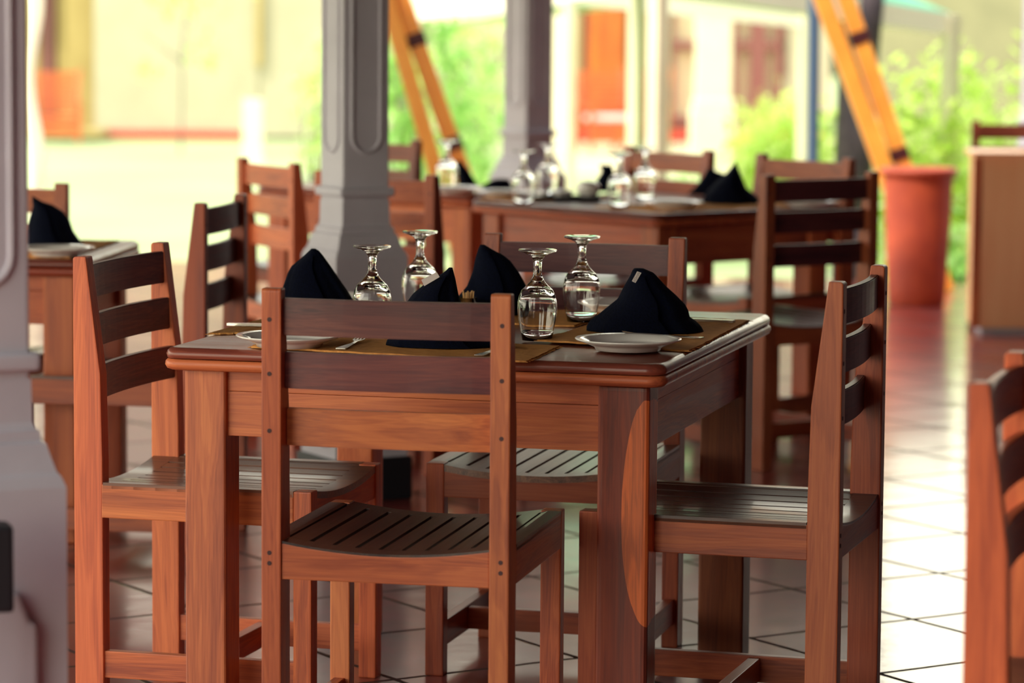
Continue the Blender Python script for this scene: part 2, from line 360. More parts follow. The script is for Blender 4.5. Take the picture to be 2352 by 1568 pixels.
# ------------------------------------------------------------------ plants
def leaves(bm, c, rad, n, size, rnd, shell=.55):
    for i in range(n):
        while True:
            v = Vector((rnd.uniform(-1, 1), rnd.uniform(-1, 1), rnd.uniform(-1, 1)))
            if shell < v.length < 1: break
        k = 1+.25*math.sin(v.x*7+v.z*5)*math.sin(v.z*6+v.y*4)
        p = Vector((c[0]+v.x*rad[0]*k, c[1]+v.y*rad[1]*k, c[2]+v.z*rad[2]*k))
        if p.z < .02: p.z = abs(p.z)+.02
        M = Matrix.Rotation(rnd.uniform(0, 6.28), 3, 'Z') @ Matrix.Rotation(rnd.uniform(-1, 1), 3, 'X')
        s = size*rnd.uniform(.6, 1.3)
        q = [M @ Vector(a)*s+p for a in ((0, -.5, 0), (.28, -.1, .05), (.22, .25, .04), (0, .6, 0), (-.22, .25, .04), (-.28, -.1, .05))]
        bm.faces.new([bm.verts.new(a) for a in q])
def shrub(px, Z, wd, hgt, n, size, m, label, name='shrub', group=None, zc=None, seed=1):
    rnd = random.Random(seed*31+int(px)); t = gthing(name, label, 'bush' if name == 'shrub' else 'tree', lat(px, Z), Z, group=group)
    b = bmesh.new()
    for k in range(5):
        cx, cy = rnd.uniform(-.45, .45)*wd, rnd.uniform(-.3, .3)*wd; hz = hgt*rnd.uniform(.35, .72) if zc is None else zc+rnd.uniform(-.25, .25)*hgt
        leaves(b, (cx, cy, hz), (wd*.42, wd*.4, min(hz*.95, hgt*.42)), n//5, size, rnd)
    obj('foliage', b, m, t)
    b = bmesh.new()
    for k in range(4): tube(b, (rnd.uniform(-.05, .05), rnd.uniform(-.05, .05), -.02), (rnd.uniform(-.4, .4)*wd, rnd.uniform(-.3, .3)*wd, hgt*.6), .018, .006, 6)
    obj('stem', b, BARK, t)
    return t
shrub(940, 27, 1.0, 2.6, 1500, .12, LEAF2, 'tall loose green shrub right behind the fluted grey pillar', seed=2)
shrub(1085, 31, .8, 2.7, 700, .13, LEAFP, 'pale green shrub between the grey pillar and the slim dark pillar', seed=3)
shrub(1020, 29, .8, 1.5, 700, .12, LEAF2, 'low green shrub behind the far glasses and napkin', seed=4)
shrub(712, 33, .28, 1.7, 260, .12, LEAFP, 'narrow green shrub peeking out left of the fluted grey pillar', seed=5)
shrub(1745, 29, 1.0, 1.05, 1400, .1, LEAF, 'low yellow-green hedge shrub under the brown window', seed=6)
shrub(1850, 30, .9, 1.15, 1200, .1, LEAF, 'yellow-green shrub between the blue-grey pole and the palm trunk', seed=7)
shrub(1580, 27, .9, .62, 700, .1, LEAF2, 'small low green shrub seen through the far chair back', seed=8)
shrub(2080, 20, .8, 1.55, 1600, .09, LEAF, 'sunlit bush just right of the leaning timber frame', seed=9)
shrub(2190, 22, 1.1, 1.75, 2000, .09, LEAF, 'tall sunlit bush behind the terracotta pot', seed=10)
shrub(2300, 21, .9, 1.5, 1600, .09, LEAFP, 'sunlit bush above the pale wood counter', seed=11)
shrub(2200, 18.5, .5, .85, 700, .08, LEAF2, 'low green plant between the terracotta pot and the pale counter', seed=12)
# slim young tree in front of the cream wall
t = gthing('young_tree', 'slim young tree with sparse pale leaves before the cream wall', 'tree', lat(412, 44), 44)
b = bmesh.new(); tube(b, (0, 0, 0), (.03, 0, 1.4), .014, .011, 8); tube(b, (.03, 0, 1.4), (.15, 0, 2.4), .011, .006, 8); tube(b, (.03, 0, 1.2), (-.5, 0, 1.6), .012, .006, 8); obj('trunk', b, BARK, t)
b = bmesh.new(); rnd = random.Random(5); leaves(b, (.1, 0, 2.25), (.8, .7, .5), 380, .13, rnd, .1); leaves(b, (-.45, 0, 1.1), (.2, .2, .15), 40, .13, rnd, 0); leaves(b, (.3, 0, 1.35), (.3, .3, .3), 60, .13, rnd, 0); obj('foliage', b, LEAFP, t)
# palm trunk
t = gthing('palm_trunk', 'dark grey tree trunk rising behind the leaning timber frame', 'tree', lat(1950, 19.5), 19.5)
b = bmesh.new(); P = [(-.0, 0), (.01, .8), (.03, 1.6), (.09, 2.3), (.16, 4.4)]
for (x0, z0), (x1, z1) in zip(P, P[1:]): tube(b, (x0, 0, z0-.02), (x1, 0, z1), .115, .112, 20)
obj('trunk', b, BARK, t, True)

# ------------------------------------------------------------------ canopies and poles
def gazebo(px, Z, label, pole_m, tilt, half=1.5, pw=.045, rz=.78, ez=1.955):
    t = gthing('gazebo', label, 'canopy', lat(px, Z), Z, rz=rz)
    b = bmesh.new(); h_ = half*2; c0 = (0, 0)
    top = Vector((-half*1.0, half*1.0, ez+.75))
    cs = [Vector((0, 0, ez)), Vector((-h_, 0, ez+tilt)), Vector((-h_, h_, ez)), Vector((0, h_, ez+tilt))]
    for i in range(4):
        a, c = cs[i], cs[(i+1) % 4]
        for k in range(8):
            p, q = a.lerp(c, k/8), a.lerp(c, (k+1)/8)
            b.faces.new([b.verts.new(p), b.verts.new(q), b.verts.new(top)])
    o = obj('canopy', b, TEAL, t)
    b = bmesh.new()
    for i in range(4):
        a, c = cs[i], cs[(i+1) % 4]
        for k in range(16):
            p, q = a.lerp(c, k/16), a.lerp(c, (k+1)/16)
            dz = Vector((0, 0, -.13))
            b.faces.new([b.verts.new(v) for v in (p, q, q+dz, p+dz)])
    so_ = obj('valance', b, CLOTHW, t); md = so_.modifiers.new('s', 'SOLIDIFY'); md.thickness = .006
    for i, c in enumerate(cs):
        b = bmesh.new(); box(b, (c.x-pw, c.y-pw, 0), (c.x+pw, c.y+pw, c.z-.01), .006); obj('pole', b, pole_m, t)
gazebo(2175, 20, 'green and white gazebo canopy at top right with a white corner pole', BRIGHTW, .25, 1.3, .042)
gazebo(1840, 27, 'green and white gazebo canopy in front of the brown windows', BRIGHTW, .18, 1.1, .04, rz=.5)
t = gthing('steel_pole', 'thin blue-grey pole left of the leaning timber frame', 'pole', lat(1866, 18.6), 18.6)
b = bmesh.new(); tube(b, (0, 0, 0), (-.02, 0, 3.4), .034, .034, 20); obj('shaft', b, BLUEG, t, False)
# cream drape tied back on a post, far left
t = gthing('drape', 'cream drape hanging in a wavy strip at the far left', 'curtain', lat(74, 19), 19, GZ)
b = bmesh.new(); rows = []
for k in range(40):
    z = k*.08
    w_ = .04+.010*math.sin(k*.55); xc = .02*math.sin(k*.55+.6)
    rows.append([b.verts.new((xc+w_*math.cos(a), .025*math.sin(a)*(1+.3*math.cos(3*a)), z)) for a in [i*math.pi/8 for i in range(16)]])
for A, B_ in zip(rows, rows[1:]):
    for i in range(16): b.faces.new([A[i], A[(i+1) % 16], B_[(i+1) % 16], B_[i]])
b.faces.new(rows[0]); b.faces.new(rows[-1]); obj('cloth', b, CLOTHW, t, True)

# ------------------------------------------------------------------ patio chairs by the houses
def patio(px, Z, label, rz, cushion=False, s=1.0):
    t = gthing('patio_chair', label, 'chair', lat(px, Z), Z, GZ+.1 if Z > 49 else GZ, rz)
    W = .36; t.scale = (s, s, s)
    b = bmesh.new()
    for i in range(9):
        z = .45+i*.072; x = W-.05-(.035*(8-i)/8)
        box(b, (-x, .28+i*.02, z), (x, .30+i*.02, z+.05), .004)
    for sx_ in (-1, 1):
        b2 = bmesh.new(); beam(b2, (sx_*(W-.06), .26, .3), (sx_*W, .47, 1.12), .045, .03); obj('back_post', b2, PATIO, t)
    obj('backrest', b, PATIO, t)
    b = bmesh.new()
    for i in range(7): box(b, (-W+.04, -.27+i*.08, .38), (W-.04, -.21+i*.08, .4), .004)
    box(b, (-W+.02, -.3, .3), (W-.02, -.27, .4), .004); obj('seat', b, PATIO, t)
    for sx_ in (-1, 1):
        b = bmesh.new(); box(b, (sx_*W-.035, -.32, .6), (sx_*W+.035, .36, .63), .006); obj('armrest', b, PATIO, t)
        for yy in (-.29, .29):
            b = bmesh.new(); box(b, (sx_*W-.025, yy-.025, 0), (sx_*W+.025, yy+.025, .6), .004); obj('leg', b, PATIO, t)
    b = bmesh.new(); box(b, (-W, -.3, .12), (W, -.27, .28), .004); obj('front_rail', b, PATIO, t)
    if cushion:
        b = bmesh.new(); box(b, (-W+.05, -.25, .405), (W-.05, .22, .49), .035, 4)
        c = obj('seat_cushion', b, CUSH); c.matrix_world = Matrix.Translation(t.location) @ Matrix.Rotation(HY+rz, 4, 'Z')
        tag(c, 'pale pink cushion on the patio chair by the orange door', 'cushion')
    return t
patio(126, 47.5, 'orange slatted patio chair beside the dark doorway at far left', .1, s=.92)
patio(1470, 47, 'orange slatted patio chair standing under the yellow wall right of the door', -.15)
patio(1395, 46, 'orange patio chair with a pink cushion before the orange door', .3, True)

# ------------------------------------------------------------------ terrace pillars
def pillar(px, Z, label, rz, s=.147, top=2.95, group=None):
    p = fr(px, Z); t = thing('pillar', label, 'pillar', (p.x, p.y, 0), rz, group)
    hs_ = s/2
    # shaft with a sunk round-ended panel on every face
    b = bmesh.new(); box(b, (-hs_, -hs_, .84), (hs_, hs_, top), .006)
    for k in range(4):
        M = Matrix.Rotation(k*math.pi/2, 4, 'Z'); q = bmesh.new()
        pw_, z0 = hs_*.62, 1.0
        # moulded rim of the panel: rounded bar following a U outline
        path = [(pw_, top-.15)] + [(pw_*math.cos(a), z0+pw_-pw_*math.sin(a)) for a in [i*math.pi/10 for i in range(11)]] + [(-pw_, top-.15)]
        for (xa, za), (xb, zb) in zip(path, path[1:]):
            tube(q, (xa, -hs_, za), (xb, -hs_, zb), .007, .007, 8)
        for v in q.verts: v.co = M @ v.co
        merge(b, q)
    obj('shaft', b, GREY, t)
    b = bmesh.new(); box(b, (-hs_-.014, -hs_-.014, .872), (hs_+.014, hs_+.014, .9), .010, 3); obj('ring_moulding', b, GREY, t)
    b = bmesh.new(); ps = s*.78
    prof = [(hs_+.001, .86), (hs_+.002, .795), (hs_+.006, .785), (hs_+.011, .783), (hs_+.012, .768), (hs_+.018, .764), (hs_+.024, .742), (hs_+.030, .722), (ps-.006, .716), (ps, .70), (ps, .12)]
    for (r1, z1), (r2, z2) in zip(prof, prof[1:]):
        vs = []
        for r_, z_ in ((r1, z1), (r2, z2)): vs.append([b.verts.new((a*r_, c*r_, z_)) for a, c in ((-1, -1), (1, -1), (1, 1), (-1, 1))])
        for i in range(4): b.faces.new([vs[0][i], vs[0][(i+1) % 4], vs[1][(i+1) % 4], vs[1][i]])
    bmesh.ops.remove_doubles(b, verts=b.verts, dist=1e-5)
    for k in range(4):
        M = Matrix.Rotation(k*math.pi/2, 4, 'Z'); q = bmesh.new(); pp = ps*.56
        out = [(-pp, .16), (pp, .16), (pp, .5), (pp*.8, .505), (pp*.55, .55), (-pp*.55, .55), (-pp*.8, .505), (-pp, .5)]
        prism(q, out, 1, -ps-.018, -ps+.001, .008)
        for v in q.verts: v.co = M @ v.co
        merge(b, q)
    obj('pedestal', b, GREY, t)
    b = bmesh.new(); box(b, (-ps-.012, -ps-.012, 0), (ps+.012, ps+.012, .125), .006); obj('plinth', b, BLACKP, t)
    return t
PR = YAW*-1 + R(29)      # right face turned 29 degrees off the view
LP = pillar(-82, 4.92, 'near grey pillar cut off by the left edge of the picture', HY+R(27))
pillar(812, 9.5, 'grey fluted pillar on a pedestal behind the napkin and glasses', HY+R(-61))
pillar(1209, 14, 'slim dark grey pillar behind the far table and its glasses', HY+R(-49))
pillar(2384, 16.0, 'pale grey pillar at the right edge behind the wooden counter', HY+R(-30))
p = at(6, 1330, Z=4.72)
t = thing('wall_box', 'small black box in front of the near pillar at the left edge', 'box', (p.x-.03, p.y, 0), HY+.3)
b = bmesh.new(); box(b, (-.04, -.03, .55), (.04, .03, .675), .006); obj('housing', b, BLACKP, t)
b = bmesh.new(); box(b, (-.006, -.006, 0), (.006, .006, .56), .002); box(b, (-.05, -.05, 0), (.05, .05, .012), .003); obj('stand', b, BLACKP, t)

# ------------------------------------------------------------------ dining chairs
HB, HS, HW, HD = .911, .456, .2293, .2533
def sag(x): return -.019*max(0, 1-(x/.205)**2)
def make_chair(name, label, group, darkslats):
    t = thing(name, label, 'chair', group=group)
    for s in (-1, 1):
        a, c = sorted((s*HW, s*(HW-.037)))
        b = bmesh.new()
        prism(b, [(-HD, 0), (-HD, HB-.004), (-HD+.004, HB), (-HD+.028, HB), (-HD+.058, .675), (-HD+.062, .5), (-HD+.062, 0)], 0, a, c, .003)
        xm = (a+c)/2
        for z in (.855, .757, .654, .432, .413): lathe_y(b, xm+s*.003, -HD-.0006, z, .0042)
        obj('back_leg', b, [W3[2], PEG], t)
    for k, (z0, z1) in enumerate(((.826, .893), (.729, .795), (.624, .692))):
        b = bmesh.new(); n = 10; zc = (z0+z1)/2
        yf = -HD+.028+(HB-zc)/(HB-.675)*.030 if zc > .675 else -HD+.058
        vs = []
        for i in range(n+1):
            x = -(HW-.036)+2*(HW-.036)*i/n; dy = -.013*(1-(x/(HW-.036))**2)
            vs.append([b.verts.new((x, yf+y+dy-.003, z)) for y, z in ((-.019, z0), (0, z0), (-.002, z1), (-.019, z1))])
        for A, B_ in zip(vs, vs[1:]):
            for i in range(4): b.faces.new([A[i], A[(i+1) % 4], B_[(i+1) % 4], B_[i]])
        b.faces.new(vs[0]); b.faces.new(vs[-1][::-1])
        bmesh.ops.recalc_face_normals(b, faces=b.faces)
        bmesh.ops.bevel(b, geom=[e for e in b.edges if len(e.link_faces) == 2 and e.calc_face_angle() > .8], offset=.002, segments=2, affect='EDGES')
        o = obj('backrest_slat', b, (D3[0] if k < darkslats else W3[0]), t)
    # seat rails, curved tops front and back
    def rail(y0, y1):
        x1 = HW-.037; pts = [(-x1, HS-.072)]+[(x1, HS-.072)]+[(x1-2*x1*i/14, HS-.004+sag(x1-2*x1*i/14)) for i in range(15)]
        b = bmesh.new(); prism(b, pts, 1, y0, y1, .002); return b
    obj('seat_rail', rail(-HD+.004, -HD+.03), W3[0], t); obj('seat_rail', rail(HD-.03, HD-.003), W3[0], t)
    for s in (-1, 1):
        a, c = sorted((s*HW, s*(HW-.026)))
        b = bmesh.new(); box(b, (a, -HD+.06, HS-.072), (c, HD-.038, HS-.004), .002); obj('seat_rail', b, W3[1], t)
    # slatted saddle seat
    b = bmesh.new()
    def board(x0, x1, y0, y1, th=.014, lift=0):
        n = 4; A = []
        for i in range(n+1):
            x = x0+(x1-x0)*i/n; z = HS+sag(x)+lift
            A.append([b.verts.new(q) for q in ((x, y0, z-th), (x, y1, z-th), (x, y1, z), (x, y0, z))])
        for P_, Q in zip(A, A[1:]):
            for i in range(4): b.faces.new([P_[i], P_[(i+1) % 4], Q[(i+1) % 4], Q[i]])
        b.faces.new(A[0]); b.faces.new(A[-1][::-1])
    xi = HW-.036; y0, y1 = -HD+.005, HD-.002
    n = 9; pitch = 2*xi/n
    for i in range(n): board(-xi+i*pitch+.0042, -xi+(i+1)*pitch-.0042, y0+.05, y1-.045, .02)
    m_ = 8
    for i in range(m_):
        board(-xi+i*2*xi/m_, -xi+(i+1)*2*xi/m_+.0005, y0, y0+.0495)
        board(-xi+i*2*xi/m_, -xi+(i+1)*2*xi/m_+.0005, y1-.0445, y1)
    for s in (-1, 1):
        a, c = sorted((s*HW, s*(xi+.0015))); board(a, c, -HD+.063, y1-.036, .012)
    obj('seat', b, SEATW, t)
    for s in (-1, 1):
        a, c = sorted((s*HW, s*(HW-.04)))
        b = bmesh.new(); box(b, (a, HD-.038, 0), (c, HD, HS), .003); obj('front_leg', b, W3[2], t)
        a, c = sorted((s*(HW-.008), s*(HW-.030)))
        b = bmesh.new(); box(b, (a, -HD+.06, .055), (c, HD-.036, .11), .002); obj('stretcher', b, W3[1], t)
    b = bmesh.new(); box(b, (-HW+.029, -.012, .058), (HW-.029, .012, .106), .002); obj('stretcher', b, W3[0], t)
    return t
def lathe_y(bm, x, y, z, r_):
    t = bmesh.new(); vs = [t.verts.new((x+r_*math.cos(i*math.pi/6), y, z+r_*math.sin(i*math.pi/6))) for i in range(12)]
    v2 = [t.verts.new((v.co.x, y+.002, v.co.z)) for v in vs]; t.faces.new(vs)
    for i in range(12): t.faces.new([vs[i], vs[(i+1) % 12], v2[(i+1) % 12], v2[i]])
    merge(bm, t, 1)
FIRST = {}
def chair(x, y, rz, label, tone=(1, 1, 1), group='slat-back dining chairs around the tables', ds=0, seat=None):
    if ds not in FIRST: FIRST[ds] = o = make_chair('dining_chair', label, group, ds)
    else: o = copy_tree(FIRST[ds])
    o['label'] = label; o.location = (x, y, 0); o.rotation_euler = (0, 0, rz); tint(o, tone)
    if seat:
        for c_ in o.children:
            if c_.name.split('.')[0] == 'seat': c_.color = (*seat, 1)
    return o
def by_corner(p, lx, ly, rz):      # centre of a chair whose local point (lx, ly) stands over p
    c, s = math.cos(rz), math.sin(rz); return p.x-(c*lx-s*ly), p.y-(s*lx+c*ly)
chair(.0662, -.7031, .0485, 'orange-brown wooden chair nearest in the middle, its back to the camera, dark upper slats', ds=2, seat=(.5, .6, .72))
chair(-.4983, -.1619, -math.pi/2-.0086, 'bright orange-brown chair at the left side of the near table, seen from its side', (1.12, 1.08, 1.05), ds=3, seat=(1.5, 1.2, 1.0))  # all slats take the dark colour, painting in the shade on the backrest
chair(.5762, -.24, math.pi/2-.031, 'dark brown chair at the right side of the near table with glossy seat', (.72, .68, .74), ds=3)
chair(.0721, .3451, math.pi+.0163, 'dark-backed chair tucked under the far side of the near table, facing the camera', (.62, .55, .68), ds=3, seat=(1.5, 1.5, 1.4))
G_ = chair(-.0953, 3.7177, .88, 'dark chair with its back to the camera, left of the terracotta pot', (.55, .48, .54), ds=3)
x, y = 1.255+HD, -2.07+HW
chair(x, y, -math.pi/2, 'out of focus orange chair cut off by the right edge, nearest to the camera', (1.1, 1.02, 1.0))
NC = by_corner(at(470, 467, HB), -HW, -HD, math.pi/2+.1)
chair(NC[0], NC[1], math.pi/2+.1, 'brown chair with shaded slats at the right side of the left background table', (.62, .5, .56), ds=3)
oz = R(-47); m_ = (at(548, 362, HB)+at(668, 374, HB))/2
chair(m_.x+.253*math.cos(oz+math.pi/2), m_.y+.253*math.sin(oz+math.pi/2), oz, 'chair with pale sunlit back slats left of the fluted grey pillar', (1.05, 1.0, 1.0))
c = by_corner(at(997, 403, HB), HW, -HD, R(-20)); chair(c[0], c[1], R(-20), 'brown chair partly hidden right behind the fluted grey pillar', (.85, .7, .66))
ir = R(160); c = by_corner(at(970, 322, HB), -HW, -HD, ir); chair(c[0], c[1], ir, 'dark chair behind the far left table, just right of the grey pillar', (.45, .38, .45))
T2N = Vector((-.496, 3.881, 0)); T2A = R(-35); u2 = Vector((math.cos(T2A), math.sin(T2A), 0)); v2 = Vector((-u2.y, u2.x, 0)); T2W, T2D = .97, .86
def far_chair(px, v, rz, label, tone):
    lo, hi = -1.6, .6
    for _ in range(40):
        m = (lo+hi)/2; q = T2N+u2*m+v2*v; q = q-CAM; xx = 1176+FPX*q.dot(rr)/q.dot(fw)
        if xx < px: lo = m
        else: hi = m
    q = T2N+u2*m+v2*(v-.253)
    return chair(q.x, q.y, rz, label, tone)
far_chair(1536, T2D+.07, T2A+math.pi, 'red-brown chair behind the far table, left of the big black napkin', (.7, .6, .66))
far_chair(1846, T2D+.06, T2A+math.pi, 'red-brown chair behind the far table, its top showing above the dark chair', (.72, .62, .66))
c = by_corner(at(160, 420, HB), -HW, -HD, math.pi+.12); chair(c[0], c[1], math.pi+.12, 'chair facing the camera behind the left background table', (.75, .65, .72))
c = by_corner(fr(2226, 15.3), HW, -HD, math.pi+.15); chair(c[0], c[1], math.pi+.15, 'dark chair top peeking over the pale wooden counter', (.32, .28, .34))

# ------------------------------------------------------------------ tables
HT = .7523
def table(x, y, rz, W, D, label, tone=(1, 1, 1), main=False, group='teak dining tables on the terrace'):
    t = thing('dining_table', label, 'table', (x, y, 0), rz, group)
    def slab(z0, z1, ins, bev, r_=.035):
        w_, d_ = W/2-ins, D/2-ins; pts = []
        for cx_, cy_, a0 in ((w_-r_, d_-r_, 0), (-w_+r_, d_-r_, 90), (-w_+r_, -d_+r_, 180), (w_-r_, -d_+r_, 270)):
            pts += [(cx_+r_*math.cos(R(a0+i*15)), cy_+r_*math.sin(R(a0+i*15))) for i in range(7)]
        b = bmesh.new()
        lv = [(ins_, z) for ins_, z in bev]
        rings = []
        for dd, z in lv:
            k = []
            for px_, py_ in pts:
                n_ = Vector((px_-max(-w_+r_, min(w_-r_, px_)), py_-max(-d_+r_, min(d_-r_, py_))))
                n_ = n_.normalized() if n_.length > 1e-6 else Vector((0, 0))
                k.append(b.verts.new((px_-n_.x*dd, py_-n_.y*dd, z)))
            rings.append(k)
        for A, B_ in zip(rings, rings[1:]):
            for i in range(len(A)): b.faces.new([A[i], A[(i+1) % len(A)], B_[(i+1) % len(A)], B_[i]])
        b.faces.new(rings[0]); b.faces.new(rings[-1])
        return b
    h1 = HT-.022
    tp = obj('tabletop', slab(0, 0, .002, [(.010, h1), (.002, h1+.002), (0, h1+.009), (.002, h1+.015), (.007, h1+.020), (.013, HT)]), TOPW, t)
    ed = obj('tabletop_edging', slab(0, 0, 0, [(.012, HT-.044), (.004, HT-.041), (0, HT-.034), (.001, HT-.027), (.006, HT-.0222)]), W3[0], t)
    for o in (tp, ed): 
        for p in o.data.polygons: p.use_smooth = abs(p.normal.z) < .97
    lz = HT-.044; o_ = .037
    for sx_ in (-1, 1):
        for sy in (-1, 1):
            lw = .1 if (main and sx_ == 1) else .084; ld = .085
            x0, x1 = sorted((sx_*(W/2-o_), sx_*(W/2-o_-lw))); y0, y1 = sorted((sy*(D/2-o_), sy*(D/2-o_-ld)))
            b = bmesh.new(); box(b, (x0, y0, 0), (x1, y1, lz), .007 if not (main and sx_ == 1 and sy == -1) else .011, 3)
            mt = W3[2]
            if main and sx_ == 1 and sy == -1:
                mt = LENSW2(x1, y0)
            l = obj('leg', b, mt, t)
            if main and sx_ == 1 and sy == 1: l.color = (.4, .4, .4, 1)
    ah = .13; ins = o_+.016
    for sy in (-1, 1):
        y0, y1 = sorted((sy*(D/2-ins), sy*(D/2-ins-.024))); b = bmesh.new()
        box(b, (-W/2+o_+.08, y0, lz-.042), (W/2-o_-.08, y1, lz), .0015); box(b, (-W/2+o_+.08, y0, lz-ah), (W/2-o_-.08, y1, lz-.0425), .0015)
        obj('apron', b, W3[0], t)
    for sx_ in (-1, 1):
        x0, x1 = sorted((sx_*(W/2-ins), sx_*(W/2-ins-.024))); b = bmesh.new()
        box(b, (x0, -D/2+o_+.08, lz-.042), (x1, D/2-o_-.08, lz), .0015); box(b, (x0, -D/2+o_+.08, lz-ah), (x1, D/2-o_-.08, lz-.0425), .0015)
        obj('apron', b, W3[1], t)
    def tt(o, c):
        if not (main and o.name.startswith('leg') and o.color[0] < .9): o.color = (*[a*random.uniform(.92, 1.08) for a in c], 1)
        for ch in o.children: tt(ch, c)
    tt(t, tone); return t
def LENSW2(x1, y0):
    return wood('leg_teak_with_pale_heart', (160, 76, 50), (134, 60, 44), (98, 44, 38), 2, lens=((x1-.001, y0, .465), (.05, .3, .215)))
TB = table(0, 0, 0, 1.0035, 1.1187, 'near wooden dining table with double rounded edge, set for four', (1, 1, 1), True)
q = T2N-u2*T2W/2+v2*T2D/2
table(q.x, q.y, T2A, T2W, T2D, 'far wooden dining table, corner towards the camera, laid with many glasses', (.8, .68, .68))
a4 = R(10); u4 = Vector((math.cos(a4), math.sin(a4), 0)); v4 = Vector((-u4.y, u4.x, 0)); q = Vector((-1.478, 1.437, 0))-u4*.5+v4*.375
table(q.x, q.y, a4, 1.0, .75, 'wooden dining table at the left behind the near pillar', (.72, .6, .64)); T4C = q
a3 = R(-20); u3 = Vector((math.cos(a3), math.sin(a3), 0)); v3 = Vector((-u3.y, u3.x, 0)); q = Vector((-1.335, 4.66, 0))-u3*.5+v3*.3
table(q.x, q.y, a3, 1.0, .6, 'far wooden table mostly hidden by the fluted grey pillar', (1.0, .85, .8)); T3C = q

# ------------------------------------------------------------------ placemats
def mat_(corners, label, lift=None, base=HT):
    """corners: front-left, front-right, back-right, back-left on the table"""
    C = [Vector((a[0], a[1], 0)) for a in corners]; cen = sum(C, Vector())/4
    ang = math.atan2((C[1]-C[0]).y, (C[1]-C[0]).x); c, s = math.cos(-ang), math.sin(-ang)
    L_ = [Vector((c*(p-cen).x-s*(p-cen).y, s*(p-cen).x+c*(p-cen).y, 0)) for p in C]
    rnd = random.Random(int(cen.x*1000)); nx, ny = 44, 26; b = bmesh.new(); g = {}
    for i in range(nx+1):
        for j in range(ny+1):
            u, v = i/nx, j/ny; p = L_[0].lerp(L_[1], u).lerp(L_[3].lerp(L_[2], u), v)
            if i in (0, nx) or j in (0, ny): p = p+Vector((rnd.uniform(-.0014, .0014), rnd.uniform(-.0012, .0012), 0))
            z = .0005+.0004*(1+math.sin(i*.9+j*.3))
            if lift: z += lift(u, v)
            for k, dz in enumerate((0, .0036)): g[i, j, k] = b.verts.new((p.x, p.y, z+dz))
    for i in range(nx):
        for j in range(ny):
            b.faces.new([g[i, j, 1], g[i+1, j, 1], g[i+1, j+1, 1], g[i, j+1, 1]]); b.faces.new([g[i, j, 0], g[i, j+1, 0], g[i+1, j+1, 0], g[i+1, j, 0]])
    for i in range(nx):
        for j in (0, ny): b.faces.new([g[i, j, 0], g[i+1, j, 0], g[i+1, j, 1], g[i, j, 1]])
    for j in range(ny):
        for i in (0, nx): b.faces.new([g[i, j, 0], g[i, j+1, 0], g[i, j+1, 1], g[i, j, 1]])
    for i in (0, nx):
        for j in range(0, ny+1):
            p = g[i, j, 0].co; d = -1 if i == 0 else 1
            l_ = rnd.uniform(.003, .008); q_ = Vector((p.x+d*l_, p.y+rnd.uniform(-.003, .003), p.z+.0005))
            tube(b, (p.x, p.y, p.z+.0012), q_+Vector((0, 0, .0006)), .0009, .0005, 5)
    o = obj('placemat', b, MAT); o.location = (cen.x, cen.y, base); o.rotation_euler = (0, 0, ang)
    tag(o, label, 'placemat', 'ochre woven placemats on the tables'); return o
def P2(x, y, z=HT+.002): q = at(x, y, z); return (q.x, q.y)
mat_([(-.33, -.517), (.247, -.603), (.236, -.313), (-.34, -.225)], 'ochre woven mat at the front edge of the near table, behind the chair back')
def lf(u, v):
    k = max(0, 1-math.hypot(u*1.2, v*2.4)/.75); return .0042*min(1, k*2.2)
mat_([(.178, -.253), (.497, -.313), (.488, .342), (.19, .395)], 'ochre woven mat under the white plate and big black napkin at right', lf)
mat_([(-.497, -.302), (-.36, -.212), (-.30, .33), (-.497, .30)], 'ochre woven mat at the left corner of the near table under the knife')
mat_([(-.27, .12), (.165, .1), (.17, .44), (-.27, .45)], 'ochre woven mat at the far side of the near table')
def tloc(c, u, v, a, b_): q = c+u*a+v*b_; return (q.x, q.y)
c2 = T2N-u2*T2W/2+v2*T2D/2
def m2(c_, u_, v_, a0, a1, b0, b1, label): mat_([tloc(c_, u_, v_, a0, b0), tloc(c_, u_, v_, a1, b0), tloc(c_, u_, v_, a1, b1), tloc(c_, u_, v_, a0, b1)], label)
m2(c2, u2, v2, -.46, -.21, -.40, .02, 'ochre mat under the left plate of the far table')
m2(c2, u2, v2, .10, .46, -.36, -.04, 'ochre mat under the front plate of the far table')
m2(c2, u2, v2, .12, .46, .0, .40, 'ochre mat at the right side of the far table behind the dark chair')
m2(T4C, u4, v4, .0, .45, -.33, .3, 'ochre mat on the left background table under a black napkin')
m2(T3C, u3, v3, .1, .46, -.25, .15, 'ochre mat on the far table partly hidden by the pillar')

# ------------------------------------------------------------------ plates
TABLE_Z = HT+.0050
def plate_mesh():
    b = bmesh.new()
    lathe(b, [(0, .004), (.058, .004), (.060, 0), (.063, 0), (.066, .006), (.082, .0125), (.102, .0195), (.1035, .0215), (.1025, .0228), (.094, .0205), (.080, .0158), (.074, .011), (.070, .0085), (.05, .0078), (0, .0078)], 64)
    bmesh.ops.recalc_face_normals(b, faces=b.faces)
    me = bpy.data.meshes.new('plate'); b.to_mesh(me); b.free(); me.materials.append(WHITE)
    for p in me.polygons: p.use_smooth = True
    return me
PM = plate_mesh()
def plate(x, y, label, z=TABLE_Z):
    o = bpy.data.objects.new('plate', PM); col.objects.link(o); o.location = (x, y, z)
    return tag(o, label, 'plate', 'white plates on the tables')
q = at(1443, 776, TABLE_Z+.0225); plate(q.x, q.y, 'white rimmed plate in front of the big black napkin at right')
q = at(664, 768, TABLE_Z+.0225); plate(q.x, q.y, 'white rimmed plate at the left of the near table, behind the chair post')
q = at(1452, 684, TABLE_Z+.0225); plate(q.x, .445, 'white plate at the far side, half hidden by the big black napkin')
